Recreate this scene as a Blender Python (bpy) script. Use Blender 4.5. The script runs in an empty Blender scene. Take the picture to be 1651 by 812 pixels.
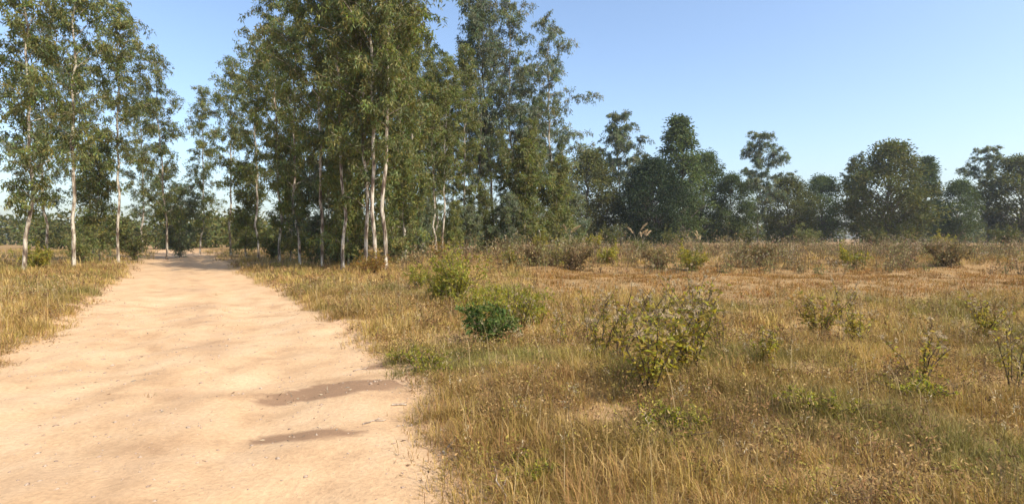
import bpy, math, random
import numpy as np
from mathutils import Vector

# ------------------------------------------------------------------ camera, sky, sun, exposure
SC = bpy.context.scene
C = SC.collection
R = math.radians
W0, H0, FPX = 1651.0, 812.0, 870.0
CAMZ, PITCH = 1.60, R(-1.38)
cd = bpy.data.cameras.new('camera'); cam = bpy.data.objects.new('camera', cd); C.objects.link(cam)
cam.location = (0, 0, CAMZ); cam.rotation_euler = (R(90) + PITCH, 0, 0)
cd.sensor_width = 36.0; cd.lens = 36.0 * FPX / W0
cd.clip_start = 0.05; cd.clip_end = 6000
SC.camera = cam

SUN_EL, SUN_AZ = R(46), R(124)            # azimuth clockwise from the view direction: sun to the right
wd = bpy.data.worlds.new('World'); SC.world = wd; wd.use_nodes = True
nt = wd.node_tree; nt.nodes.clear()
sky = nt.nodes.new('ShaderNodeTexSky'); sky.sky_type = 'NISHITA'; sky.sun_disc = False
sky.sun_elevation = SUN_EL; sky.sun_rotation = SUN_AZ
sky.air_density = 1.0; sky.dust_density = 2.2; sky.ozone_density = 2.0; sky.altitude = 0
bg = nt.nodes.new('ShaderNodeBackground'); bg.inputs[1].default_value = 0.15
wo = nt.nodes.new('ShaderNodeOutputWorld')
nt.links.new(sky.outputs[0], bg.inputs[0]); nt.links.new(bg.outputs[0], wo.inputs[0])

sd = bpy.data.lights.new('sun', 'SUN'); sd.energy = 3.4; sd.angle = R(0.53); sd.color = (1, 0.92, 0.78)
sun = bpy.data.objects.new('sun', sd); C.objects.link(sun)
sv = Vector((math.sin(SUN_AZ) * math.cos(SUN_EL), math.cos(SUN_AZ) * math.cos(SUN_EL), math.sin(SUN_EL)))
sun.rotation_euler = sv.to_track_quat('Z', 'Y').to_euler(); sun.location = (30, -10, 40)

SC.view_settings.view_transform = 'Standard'; SC.view_settings.look = 'None'
SC.view_settings.exposure = 0.85; SC.view_settings.gamma = 1.0
SC.cycles.max_bounces = 6; SC.cycles.transparent_max_bounces = 8
SC.cycles.filter_width = 1.55

rng = np.random.default_rng(7)
random.seed(7)

# ------------------------------------------------------------------ helpers
def vnoise(x, y, s=0):
    x = np.asarray(x, float); y = np.asarray(y, float)
    xi = np.floor(x); yi = np.floor(y); fx = x - xi; fy = y - yi
    fx = fx * fx * (3 - 2 * fx); fy = fy * fy * (3 - 2 * fy)
    def h(a, b):
        v = np.sin(a * 127.1 + b * 311.7 + s * 74.7) * 43758.5453
        return v - np.floor(v)
    return (h(xi, yi) * (1 - fx) + h(xi + 1, yi) * fx) * (1 - fy) + (h(xi, yi + 1) * (1 - fx) + h(xi + 1, yi + 1) * fx) * fy

def fbm(x, y, s=0, o=3):
    a, t, n = 0.5, 0, 0
    for k in range(o):
        t = t + a * vnoise(x * 2 ** k, y * 2 ** k, s + k); n += a; a *= 0.5
    return t / n

def sstep(a, b, x):
    t = np.clip((np.asarray(x, float) - a) / (b - a), 0, 1)
    return t * t * (3 - 2 * t)

def road_edge(y):                        # right-hand edge of the track, x as a function of y
    y = np.asarray(y, float)
    q = np.clip(y, 3.26, 11.0)
    e = -0.29 - 0.27 * (q - 3.26) - 0.0225 * (q - 3.26) ** 2
    return e - 0.62 * np.clip(y - 11.0, 0, None) - 0.27 * np.clip(y - 3.26, None, 0)

ROADW = 5.4
def road_u(x, y):                        # >0 outside the track, <0 inside, metres
    e = road_edge(y); k = 0.86
    wob = (fbm(x * 0.9, y * 0.9, 3) - 0.5) * 0.36 + (fbm(x * 3.5, y * 3.5, 5) - 0.5) * 0.30
    return np.maximum((x - e) * k, (e - ROADW - x) * k) + wob

def hgt(x, y):
    d = np.hypot(x, y)
    return ((fbm(x * 0.35, y * 0.35, 11) - 0.5) * 0.22 + (fbm(x * 1.6, y * 1.6, 12, 2) - 0.5) * 0.07) * (1 - sstep(60, 140, d)) \
        + 0.42 * sstep(23.5, 28.5, y + (fbm(x * 0.22, y * 0.22, 15) - 0.5) * 6) * sstep(-9, -5, x)

def ground_z(x, y):
    return hgt(x, y) + 0.06 * sstep(0.2, 1.2, road_u(x, y)) - 0.12 * (1 - sstep(-0.35, 0.2, road_u(x, y)))

def road_z(x, y):
    e = road_edge(y)
    t = np.clip((e - x) / ROADW, 0, 1)
    ruts = -0.045 * (np.exp(-((t - 0.27) / 0.09) ** 2) + np.exp(-((t - 0.68) / 0.09) ** 2))
    return hgt(x, y) - 0.055 + ruts + (fbm(x * 2.2, y * 2.2, 21) - 0.5) * 0.04 + (fbm(x * 6.5, y * 6.5, 22, 2) - 0.5) * 0.018

def bare_spots(x, y):                    # a few trodden bare places in the grass
    r = 0
    for bx, by, br in ((0.95, 4.75, 0.30), (3.4, 6.3, 0.5), (5.2, 9.5, 0.7), (2.6, 10.5, 0.6), (-0.9, 8.2, 0.4), (6.0, 5.6, 0.5)):
        r = np.maximum(r, np.exp(-(((x - bx) / br) ** 2 + ((y - by) / br * 1.2) ** 2)))
    return r

def at(px, d):                           # pixel column + depth along the view -> point on the ground
    x = (px - W0 / 2) / FPX * d
    return (x, d, float(ground_z(x, d)))

def ray_ground(px, py):                  # pixel -> ground depth on the flat plane
    a = math.atan2(py - H0 / 2, FPX) - PITCH
    return (px - W0 / 2) / FPX * CAMZ / math.tan(a), CAMZ / math.tan(a)

def mesh(name, v, f, mat, col=None, smooth=False):
    """v: (n,3); f: list of index arrays with 3 or 4 columns, or one array; col: (n,3) point tint"""
    me = bpy.data.meshes.new(name)
    if isinstance(f, np.ndarray): f = [f]
    f = [a for a in f if len(a)]
    loops = np.concatenate([a.ravel() for a in f]).astype(np.int32)
    tot = np.concatenate([np.full(len(a), a.shape[1]) for a in f]).astype(np.int32)
    st = np.concatenate([[0], np.cumsum(tot)[:-1]]).astype(np.int32)
    me.vertices.add(len(v)); me.vertices.foreach_set('co', np.asarray(v, np.float32).ravel())
    me.loops.add(len(loops)); me.loops.foreach_set('vertex_index', loops)
    me.polygons.add(len(tot)); me.polygons.foreach_set('loop_start', st); me.polygons.foreach_set('loop_total', tot)
    if smooth: me.polygons.foreach_set('use_smooth', np.ones(len(tot), bool))
    if col is not None:
        at_ = me.attributes.new('tint', 'FLOAT_COLOR', 'POINT')
        c4 = np.ones((len(v), 4), np.float32); c4[:, :3] = col
        at_.data.foreach_set('color', c4.ravel())
    me.update(calc_edges=True); me.validate()
    me.materials.append(mat)
    return me

def link(name, me, parent=None):
    o = bpy.data.objects.new(name, me); C.objects.link(o)
    if parent: o.parent = parent
    return o

def tag(o, label=None, cat=None, group=None, kind=None):
    if label: o['label'] = label
    if cat: o['category'] = cat
    if group: o['group'] = group
    if kind: o['kind'] = kind
    return o

def unit(a): return a / np.maximum(np.linalg.norm(a, axis=-1, keepdims=True), 1e-9)

class Geo:
    def __init__(s): s.v = []; s.q = []; s.t = []; s.c = []; s.n = 0
    def add(s, v, q=None, t=None, c=None):
        v = np.asarray(v, float); s.v.append(v)
        if q is not None: s.q.append(np.asarray(q) + s.n)
        if t is not None: s.t.append(np.asarray(t) + s.n)
        s.c.append(np.broadcast_to(np.asarray(c if c is not None else (1, 1, 1), float), v.shape)); s.n += len(v)
    def build(s, name, mat, smooth=False):
        f = []
        if s.q: f.append(np.concatenate(s.q))
        if s.t: f.append(np.concatenate(s.t))
        return mesh(name, np.concatenate(s.v), f, mat, np.concatenate(s.c), smooth)

def tube(g, pts, rad, k=6, c=None):
    pts = np.asarray(pts, float); n = len(pts)
    rad = np.broadcast_to(np.asarray(rad, float), (n,))
    tg = unit(np.gradient(pts, axis=0))
    ref = np.array([0.0, 0, 1]) if abs(tg[0, 2]) < 0.8 else np.array([1.0, 0, 0])
    a = unit(np.cross(tg, ref)); b = np.cross(tg, a)
    th = np.arange(k) * 2 * math.pi / k
    v = pts[:, None] + rad[:, None, None] * (np.cos(th)[None, :, None] * a[:, None] + np.sin(th)[None, :, None] * b[:, None])
    v = v.reshape(-1, 3)
    i = np.arange(n - 1)[:, None] * k; j = np.arange(k)[None]; j2 = (j + 1) % k
    q = np.stack([i + j, i + j2, i + k + j2, i + k + j], -1).reshape(-1, 4)
    v = np.vstack([v, pts[-1] + tg[-1] * rad[-1] * 0.6])
    e = (n - 1) * k
    t = np.stack([e + np.arange(k), e + (np.arange(k) + 1) % k, np.full(k, n * k)], -1)
    g.add(v, q, t, c)

def leaves(g, p, d, L, Wd, col, rs, fold=0.25):
    """diamond leaves: base p, direction d, length L, width Wd"""
    n = len(p)
    d = unit(d)
    side = unit(np.cross(d, rs.normal(size=(n, 3))))
    nrm = np.cross(side, d)
    L = np.broadcast_to(L, (n,))[:, None]; Wd = np.broadcast_to(Wd, (n,))[:, None]
    mid = p + d * L * 0.42 + nrm * Wd * fold
    v = np.stack([p, mid + side * Wd * 0.5, p + d * L - nrm * L * 0.12, mid - side * Wd * 0.5], 1).reshape(-1, 3)
    b = np.arange(n)[:, None] * 4
    t = np.concatenate([b + np.array([[0, 1, 2]]), b + np.array([[0, 2, 3]])])
    g.add(v, None, t, np.repeat(col, 4, 0))

def blades(p, az, lean, L, Wd, col, curl=0.5, tipcol=None):
    """curved 3-triangle grass blades; returns v, tris, colours"""
    n = len(p)
    dx = np.stack([np.cos(az), np.sin(az), np.zeros(n)], 1)
    sd_ = np.stack([-np.sin(az), np.cos(az), np.zeros(n)], 1)
    up = np.array([0, 0, 1.0])
    l1 = lean[:, None]; L = L[:, None]; w = Wd[:, None]
    d1 = dx * np.sin(l1) + up * np.cos(l1)
    l2 = l1 + curl if np.isscalar(curl) else l1 + curl[:, None]
    d2 = dx * np.sin(l2) + up * np.cos(l2)
    m = p + d1 * L * 0.55; tip = m + d2 * L * 0.45
    v = np.stack([p - sd_ * w * .5, p + sd_ * w * .5, m - sd_ * w * .42, m + sd_ * w * .42, tip], 1).reshape(-1, 3)
    b = np.arange(n)[:, None] * 5
    t = np.concatenate([b + np.array([[0, 1, 3]]), b + np.array([[0, 3, 2]]), b + np.array([[2, 3, 4]])])
    return v, t, np.repeat(col, 5, 0)

# ------------------------------------------------------------------ materials
def nodes(m):
    m.use_nodes = True; n = m.node_tree; n.nodes.clear()
    return n, n.nodes.new('ShaderNodeOutputMaterial')

def leaf_mat(name, base, trans=0.35, rough=0.55, spec=0.3, tmul=(1.25, 1.35, 0.55), jitter=0.12):
    m = bpy.data.materials.new(name); n, out = nodes(m); L = n.links.new
    a = n.nodes.new('ShaderNodeAttribute'); a.attribute_name = 'tint'
    rgb = n.nodes.new('ShaderNodeMix'); rgb.data_type = 'RGBA'; rgb.blend_type = 'MULTIPLY'; rgb.inputs[0].default_value = 1
    rgb.inputs[6].default_value = (*base, 1); L(a.outputs['Color'], rgb.inputs[7])
    oi = n.nodes.new('ShaderNodeObjectInfo')
    mr = n.nodes.new('ShaderNodeMapRange'); mr.inputs[3].default_value = 1 - jitter; mr.inputs[4].default_value = 1 + jitter
    L(oi.outputs['Random'], mr.inputs[0])
    hs = n.nodes.new('ShaderNodeHueSaturation'); L(rgb.outputs[2], hs.inputs['Color']); L(mr.outputs[0], hs.inputs['Value'])
    p = n.nodes.new('ShaderNodeBsdfPrincipled'); L(hs.outputs[0], p.inputs['Base Color'])
    p.inputs['Roughness'].default_value = rough; p.inputs['Specular IOR Level'].default_value = spec
    tr = n.nodes.new('ShaderNodeBsdfTranslucent')
    tc = n.nodes.new('ShaderNodeMix'); tc.data_type = 'RGBA'; tc.blend_type = 'MULTIPLY'; tc.inputs[0].default_value = 1
    L(hs.outputs[0], tc.inputs[6]); tc.inputs[7].default_value = (*tmul, 1); L(tc.outputs[2], tr.inputs[0])
    mx = n.nodes.new('ShaderNodeMixShader'); mx.inputs[0].default_value = trans
    L(p.outputs[0], mx.inputs[1]); L(tr.outputs[0], mx.inputs[2]); L(mx.outputs[0], out.inputs[0])
    return m

def bark_mat(name, c1, c2, c3, scale=6.0):
    m = bpy.data.materials.new(name); n, out = nodes(m); L = n.links.new
    tc = n.nodes.new('ShaderNodeTexCoord'); mp = n.nodes.new('ShaderNodeMapping'); mp.inputs['Scale'].default_value = (1, 1, 0.18)
    L(tc.outputs['Object'], mp.inputs[0])
    nz = n.nodes.new('ShaderNodeTexNoise'); nz.inputs['Scale'].default_value = scale; nz.inputs['Detail'].default_value = 6
    L(mp.outputs[0], nz.inputs[0])
    cr = n.nodes.new('ShaderNodeValToRGB'); e = cr.color_ramp.elements
    e[0].position = 0.40; e[0].color = (*c1, 1); e[1].position = 0.58; e[1].color = (*c3, 1)
    k = e.new(0.48); k.color = (*c2, 1); L(nz.outputs[0], cr.inputs[0])
    p = n.nodes.new('ShaderNodeBsdfPrincipled'); p.inputs['Roughness'].default_value = 0.85; p.inputs['Specular IOR Level'].default_value = 0.2
    L(cr.outputs[0], p.inputs['Base Color'])
    bp = n.nodes.new('ShaderNodeBump'); bp.inputs['Strength'].default_value = 0.5; bp.inputs['Distance'].default_value = 0.02
    L(nz.outputs[0], bp.inputs['Height']); L(bp.outputs[0], p.inputs['Normal']); L(p.outputs[0], out.inputs[0])
    return m

def earth_mat(name, cols, s1, s2, bump=0.35, use_tint=False, tcol=(0.56, 0.36, 0.205)):
    m = bpy.data.materials.new(name); n, out = nodes(m); L = n.links.new
    tc = n.nodes.new('ShaderNodeTexCoord')
    n1 = n.nodes.new('ShaderNodeTexNoise'); n1.inputs['Scale'].default_value = s1; n1.inputs['Detail'].default_value = 7; n1.inputs['Roughness'].default_value = 0.62
    n2 = n.nodes.new('ShaderNodeTexNoise'); n2.inputs['Scale'].default_value = s2; n2.inputs['Detail'].default_value = 8; n2.inputs['Roughness'].default_value = 0.7
    L(tc.outputs['Object'], n1.inputs[0]); L(tc.outputs['Object'], n2.inputs[0])
    cr = n.nodes.new('ShaderNodeValToRGB'); e = cr.color_ramp.elements
    e[0].position = 0.32; e[0].color = (*cols[0], 1); e[1].position = 0.66; e[1].color = (*cols[-1], 1)
    if len(cols) > 2:
        k = e.new(0.46); k.color = (*cols[1], 1)
    L(n1.outputs[0], cr.inputs[0])
    mr = n.nodes.new('ShaderNodeMapRange'); mr.inputs[1].default_value = 0.25; mr.inputs[2].default_value = 0.75
    mr.inputs[3].default_value = 0.78; mr.inputs[4].default_value = 1.2; L(n2.outputs[0], mr.inputs[0])
    hs = n.nodes.new('ShaderNodeHueSaturation'); L(cr.outputs[0], hs.inputs['Color']); L(mr.outputs[0], hs.inputs['Value'])
    colout = hs.outputs[0]
    if use_tint:                         # soil: strewn track sand; track: painted shadow bands and darker earth
        a = n.nodes.new('ShaderNodeAttribute'); a.attribute_name = 'tint'
        mx = n.nodes.new('ShaderNodeMix'); mx.data_type = 'RGBA'; L(a.outputs['Fac'], mx.inputs[0])
        L(colout, mx.inputs[6]); mx.inputs[7].default_value = (*tcol, 1); colout = mx.outputs[2]
    p = n.nodes.new('ShaderNodeBsdfPrincipled'); p.inputs['Roughness'].default_value = 0.95; p.inputs['Specular IOR Level'].default_value = 0.1
    L(colout, p.inputs['Base Color'])
    bp = n.nodes.new('ShaderNodeBump'); bp.inputs['Strength'].default_value = bump; bp.inputs['Distance'].default_value = 0.03
    L(n2.outputs[0], bp.inputs['Height']); L(bp.outputs[0], p.inputs['Normal']); L(p.outputs[0], out.inputs[0])
    return m

M = {}
M['soil'] = earth_mat('soil', [(0.19, 0.115, 0.048), (0.26, 0.165, 0.07), (0.33, 0.21, 0.095)], 0.7, 14, 0.6, True)
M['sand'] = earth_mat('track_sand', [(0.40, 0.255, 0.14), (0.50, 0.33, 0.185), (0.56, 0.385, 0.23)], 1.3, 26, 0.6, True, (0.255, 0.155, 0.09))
M['grass'] = leaf_mat('dry_grass', (1, 1, 1), 0.30, 0.7, 0.15, (1.1, 1.05, 0.8), 0)
M['euc'] = leaf_mat('eucalyptus_leaf', (0.185, 0.190, 0.066), 0.44, 0.5, 0.3)
M['euc_grey'] = leaf_mat('eucalyptus_leaf_grey', (0.175, 0.192, 0.112), 0.40, 0.5, 0.3, (1.1, 1.2, 0.7))
M['dense'] = leaf_mat('evergreen_leaf', (0.040, 0.055, 0.026), 0.20, 0.8, 0.08, (1.1, 1.4, 0.5))
M['olive'] = leaf_mat('olive_leaf', (0.110, 0.112, 0.040), 0.30, 0.75, 0.1)
M['midgreen'] = leaf_mat('mid_green_leaf', (0.085, 0.108, 0.042), 0.30, 0.75, 0.1)
M['lime'] = leaf_mat('lime_leaf', (0.31, 0.28, 0.045), 0.48, 0.5, 0.3)
M['deep'] = leaf_mat('deep_green_leaf', (0.100, 0.138, 0.036), 0.34, 0.6, 0.15)
M['weed'] = leaf_mat('weed_leaf', (0.30, 0.26, 0.05), 0.5, 0.6, 0.2)
M['dryscrub'] = leaf_mat('dry_scrub_leaf', (0.15, 0.105, 0.055), 0.3, 0.7, 0.1)
M['dryleaf'] = leaf_mat('dry_leaf', (1, 1, 1), 0.22, 0.7, 0.15, (1, 1, 0.9), 0)
M['fluff'] = leaf_mat('seed_fluff', (0.56, 0.44, 0.27), 0.35, 0.8, 0.1, (1, 1, 1))
M['bark'] = bark_mat('eucalyptus_bark', (0.10, 0.07, 0.05), (0.25, 0.20, 0.145), (0.50, 0.45, 0.36), 9.0)
M['bark_dark'] = bark_mat('dark_bark', (0.05, 0.04, 0.03), (0.11, 0.09, 0.065), (0.19, 0.16, 0.12))
M['stem'] = bark_mat('weed_stem', (0.04, 0.028, 0.018), (0.09, 0.065, 0.04), (0.18, 0.13, 0.075), 12)
M['twig'] = bark_mat('dead_twig', (0.16, 0.12, 0.09), (0.30, 0.24, 0.18), (0.45, 0.37, 0.28), 14)
M['stone'] = earth_mat('pebble', [(0.20, 0.14, 0.10), (0.34, 0.25, 0.18), (0.45, 0.36, 0.27)], 9, 40, 0.3)

# ------------------------------------------------------------------ ground and track
def axis(lo, hi, fine_lo, fine_hi, step, grow=1.13):
    a = list(np.arange(fine_lo, fine_hi + 1e-6, step)); s = step; x = a[-1]
    while x < hi: s *= grow; x += s; a.append(x)
    s = step; x = a[0]; pre = []
    while x > lo: s *= grow; x -= s; pre.append(x)
    return np.array(pre[::-1] + a)

gx = axis(-2500, 2500, -12, 12, 0.13, 1.10); gy = axis(-300, 4000, 1.5, 15, 0.13, 1.10)
X, Y = np.meshgrid(gx, gy); Z = ground_z(X, Y)
nx, ny = len(gx), len(gy)
b = (np.arange(ny - 1)[:, None] * nx + np.arange(nx - 1)[None]).ravel()
Q = np.stack([b, b + 1, b + nx + 1, b + nx], 1)
U = road_u(X, Y)
sandy = (1 - sstep(-0.1, 0.4, U + (fbm(X * 2.3, Y * 2.3, 31) - 0.5) * 0.9)) * (np.hypot(X, Y) < 150)
bare = bare_spots(X, Y) * 0.5 * (np.hypot(X, Y) < 60)
tint = np.maximum(sandy, bare)
g_me = mesh('ground', np.stack([X, Y, Z], -1).reshape(-1, 3), Q, M['soil'], np.repeat(tint.ravel()[:, None], 3, 1), True)
tag(link('ground', g_me), 'dry brown soil of the open field under the grass', 'ground', kind='structure')

ys = axis(-60, 130, 0, 14, 0.07); ts = np.linspace(-0.13, 1.13, 96)
T, YY = np.meshgrid(ts, ys); XX = road_edge(YY) - T * ROADW
b = (np.arange(len(ys) - 1)[:, None] * len(ts) + np.arange(len(ts) - 1)[None]).ravel()
Q = np.stack([b, b + len(ts), b + len(ts) + 1, b + 1], 1)
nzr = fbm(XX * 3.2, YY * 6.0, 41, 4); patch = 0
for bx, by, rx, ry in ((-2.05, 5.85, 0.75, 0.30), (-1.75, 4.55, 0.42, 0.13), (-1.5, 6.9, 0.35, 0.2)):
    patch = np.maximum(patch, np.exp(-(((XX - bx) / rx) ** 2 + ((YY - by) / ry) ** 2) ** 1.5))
brown = sstep(0.02, 0.22, patch * 0.9 + (nzr - 0.5) * 1.5 - 0.22) * sstep(0.03, 0.3, patch) * 0.95          # shadow bands painted into the sand colour, plus a spot of darker earth
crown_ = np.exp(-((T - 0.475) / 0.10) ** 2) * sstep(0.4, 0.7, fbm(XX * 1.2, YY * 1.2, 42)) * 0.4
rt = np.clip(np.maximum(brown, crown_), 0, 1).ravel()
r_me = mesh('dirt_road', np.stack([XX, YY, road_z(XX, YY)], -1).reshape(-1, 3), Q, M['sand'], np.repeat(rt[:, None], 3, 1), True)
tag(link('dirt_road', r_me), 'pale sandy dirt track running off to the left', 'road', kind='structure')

# ------------------------------------------------------------------ tree builders (meshes shared between copies)
def tintrange(rs, n, lo=0.6, hi=1.35, warm=0.25):
    v = rs.uniform(lo, hi, (n, 1)); w = rs.uniform(-warm, warm, (n, 1))
    return np.concatenate([v * (1 + w), v, v * (1 - 0.6 * np.abs(w))], 1)

def eucalyptus(seed, H=18.0, start=0.22, spread=2.4, nb=46, leaf=0.20, mat='euc', dens=1.0, droop=0.75, bark='bark', r0=None, tips=0.85):
    rs = np.random.default_rng(seed)
    n = 20; t = np.concatenate([[0, 0.018, 0.045], np.linspace(0.09, 1, 17)])
    off = np.cumsum(rs.normal(0, 0.10, (n, 2)), 0) * (H / 18) ; off -= off[0]
    off[1:4] *= 0.3
    trunk = np.column_stack([off * 0.8, t * H * 0.97])
    r0 = r0 or H * 0.0043
    rad = r0 * (1 - t) ** 0.8 + 0.012; rad[0] *= 1.7; rad[1] *= 1.05
    gt, gc = Geo(), Geo()
    trunk[0, 2] = -0.25
    tube(gt, trunk, rad, 9)
    P, D, CL = [], [], []
    for i in range(nb):
        h = start + (0.985 - start) * (i + rs.uniform(0, 1)) / nb
        base = np.array([np.interp(h, t, trunk[:, k]) for k in range(3)])
        prof = (0.45 + 0.75 * math.sin(math.pi * min(1, (h - start) / (1 - start) * 0.85 + 0.12))) * (1 - 0.45 * max(0, h - 0.7) / 0.3)
        Lb = spread * prof * rs.uniform(0.45, 1.25)
        az = i * 2.399 + rs.uniform(-0.5, 0.5); el = R(rs.uniform(22, 62))
        dh = np.array([math.cos(az), math.sin(az), 0])
        s = np.linspace(0, 1, 7)[:, None]
        pts = base + dh * (Lb * math.cos(el)) * s + np.array([0, 0, 1]) * (Lb * math.sin(el) * (s - 0.35 * s ** 2.5)) + rs.normal(0, 0.05, (7, 3)) * s
        rb = np.interp(h, t, rad) * 0.38
        tube(gt, pts, np.linspace(rb, 0.006, 7), 5)
        nt_ = int(max(3, (4 + Lb * 3.2) * dens))
        for k in range(nt_):
            q = rs.uniform(0.25, 1.0)
            p0 = np.array([np.interp(q, s[:, 0], pts[:, c]) for c in range(3)])
            dv = dh * rs.uniform(-0.3, 0.8) + rs.normal(0, 0.55, 3) + np.array([0, 0, 0.15])
            Lt = rs.uniform(0.3, 0.9) * (0.6 + 0.4 * spread / 2.4)
            s2 = np.linspace(0, 1, 4)[:, None]
            tw = p0 + dv / np.linalg.norm(dv) * Lt * s2 - np.array([0, 0, 1]) * Lt * 0.55 * s2 ** 2
            tube(gc, tw, np.linspace(0.009, 0.003, 4), 3, (0.9, 0.7, 0.8))
            m = int(rs.uniform(16, 40) * tips)
            a = rs.uniform(0.15, 1, m) ** 0.7
            p = np.stack([np.interp(a, s2[:, 0], tw[:, c]) for c in range(3)], 1) + rs.normal(0, 0.09, (m, 3))
            d = rs.normal(0, 0.5, (m, 3)); d[:, 2] -= droop
            P.append(p); D.append(d)
            cv = rs.uniform(0.6, 1.4) * np.array([rs.uniform(0.85, 1.1), 1, rs.uniform(0.7, 1.4)])
            CL.append(tintrange(rs, m, 0.7, 1.25) * cv)
    P, D, CL = map(np.concatenate, (P, D, CL))
    hz = np.clip(P[:, 2] / H, 0, 1)
    leaves(gc, P, D, rs.uniform(0.7, 1.25, len(P)) * leaf, leaf * rs.uniform(0.2, 0.3, len(P)), CL, rs)
    return gt.build('trunk', M[bark], True), gc.build('crown', M[mat])

def broadleaf(seed, H=12.0, Wd=7.0, trunk_h=0.22, mat='dense', leaf=0.30, nc=170, per=70, bark='bark_dark', cone=0.0):
    rs = np.random.default_rng(seed); gt, gc = Geo(), Geo()
    r0 = H * 0.018
    t = np.linspace(0, 1, 9)
    off = np.cumsum(rs.normal(0, 0.12, (9, 2)), 0); off -= off[0]
    trunk = np.column_stack([off, t * H * 0.75]); trunk[0, 2] = -0.25
    tube(gt, trunk, r0 * (1 - t * 0.85), 9)
    cz0, cz1 = H * trunk_h * 0.6, H
    P, D, CL = [], [], []
    for i in range(nc):
        h = rs.uniform(0.02, 1) ** 0.9
        prof = math.sin(math.pi * (0.12 + 0.86 * h)) ** 0.7 if cone == 0 else (1 - h) ** cone * 0.95 + 0.08
        az = rs.uniform(0, 2 * math.pi)
        lump = 0.62 + 0.62 * float(vnoise(math.cos(az) * 1.7 + 9, h * 4 + math.sin(az) * 1.7 + 9, seed))
        rr = Wd * 0.5 * prof * lump * math.sqrt(rs.uniform(0.18, 1))
        z = cz0 + (cz1 - cz0) * h
        c = np.array([math.cos(az) * rr, math.sin(az) * rr, z])
        hb = min(0.95, max(trunk_h * 0.8, (z - rr * 0.8) / H)) / 0.75
        b0 = np.array([np.interp(min(hb, 1), t, trunk[:, k]) for k in range(3)])
        if i % 2 == 0:
            s = np.linspace(0, 1, 5)[:, None]
            pts = b0 + (c - b0) * s + np.array([0, 0, 1]) * 0.12 * np.linalg.norm(c - b0) * np.sin(s * math.pi)
            tube(gt, pts, np.linspace(r0 * 0.28, 0.02, 5), 5)
        sg = Wd * 0.048
        p = c + rs.normal(0, 1, (per, 3)) * np.array([sg, sg, sg * 0.7])
        d = (p - c) * 0.8 + rs.normal(0, sg * 0.7, (per, 3)); d[:, 2] -= sg * 0.4
        P.append(p); D.append(d); CL.append(tintrange(rs, per, 0.65, 1.3, 0.18) * rs.uniform(0.65, 1.4))
    P, D, CL = map(np.concatenate, (P, D, CL))
    P[:, 2] = np.maximum(P[:, 2], 0.15)
    leaves(gc, P, D, rs.uniform(0.7, 1.3, len(P)) * leaf, leaf * rs.uniform(0.35, 0.5, len(P)), CL, rs)
    return gt.build('trunk', M[bark], True), gc.build('crown', M[mat])

def shrub(seed, H=1.1, Wd=1.2, ns=9, mat='lime', leaf=0.09, lw=0.45, per=26, up=0.3, stem='stem', red=0.0):
    rs = np.random.default_rng(seed); gt, gc = Geo(), Geo(); P, D = [], []
    for i in range(ns):
        az = rs.uniform(0, 6.283); rr = Wd * 0.5 * math.sqrt(rs.uniform(0.02, 1)); hh = H * rs.uniform(0.55, 1.0) * (1 - 0.35 * (rr / Wd * 2) ** 2)
        s = np.linspace(0, 1, 7)[:, None]
        pts = np.array([math.cos(az) * 0.06, math.sin(az) * 0.06, -0.03]) + np.array([math.cos(az) * rr, math.sin(az) * rr, 0]) * s ** 1.4 + np.array([0, 0, hh]) * s
        pts += rs.normal(0, 0.02 * H, (7, 3)) * s
        tube(gt, pts, np.linspace(0.011 * H ** 0.5, 0.003, 7), 5)
        for k in range(7):
            q = rs.uniform(0.18, 1); p0 = np.array([np.interp(q, s[:, 0], pts[:, c]) for c in range(3)])
            dv = unit(rs.normal(0, 1, 3) + np.array([0, 0, up])); Lt = H * rs.uniform(0.12, 0.32)
            s2 = np.linspace(0, 1, 4)[:, None]; tw = p0 + dv * Lt * s2
            tube(gt, tw, np.linspace(0.005, 0.002, 4), 3)
            a = rs.uniform(0.1, 1.05, per)
            p = p0 + dv * Lt * a[:, None] + rs.normal(0, 0.025 * H, (per, 3))
            P.append(p); D.append(rs.normal(0, 0.8, (per, 3)) + dv * 0.5 + np.array([0, 0, -0.1]))
    P, D = map(np.concatenate, (P, D)); P[:, 2] = np.maximum(P[:, 2], 0.02)
    n = len(P); col = tintrange(rs, n, 0.6, 1.35, 0.22)
    if red: col *= np.where(rs.uniform(size=(n, 1)) < red, np.array([[1.0, 0.60, 0.9]]), 1)
    leaves(gc, P, D, rs.uniform(0.6, 1.3, n) * leaf, leaf * lw * rs.uniform(0.8, 1.2, n), col, rs)
    return gt.build('stem', M[stem], True), gc.build('foliage', M[mat])

def plant(name, label, cat, meshes, px, d, sc=1.0, rz=0.0, group=None, parts=('trunk', 'crown'), tilt=0.0, sxy=None):
    x, y, z = at(px, d)
    e = bpy.data.objects.new(name, None); C.objects.link(e); e.empty_display_size = 0.3
    e.location = (x, y, z); e.rotation_euler = (tilt, 0, rz); s = sxy or sc; e.scale = (s, s, sc)
    tag(e, label, cat, group)
    for nm, me in zip(parts, meshes): link(nm, me, e)
    return e

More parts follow.
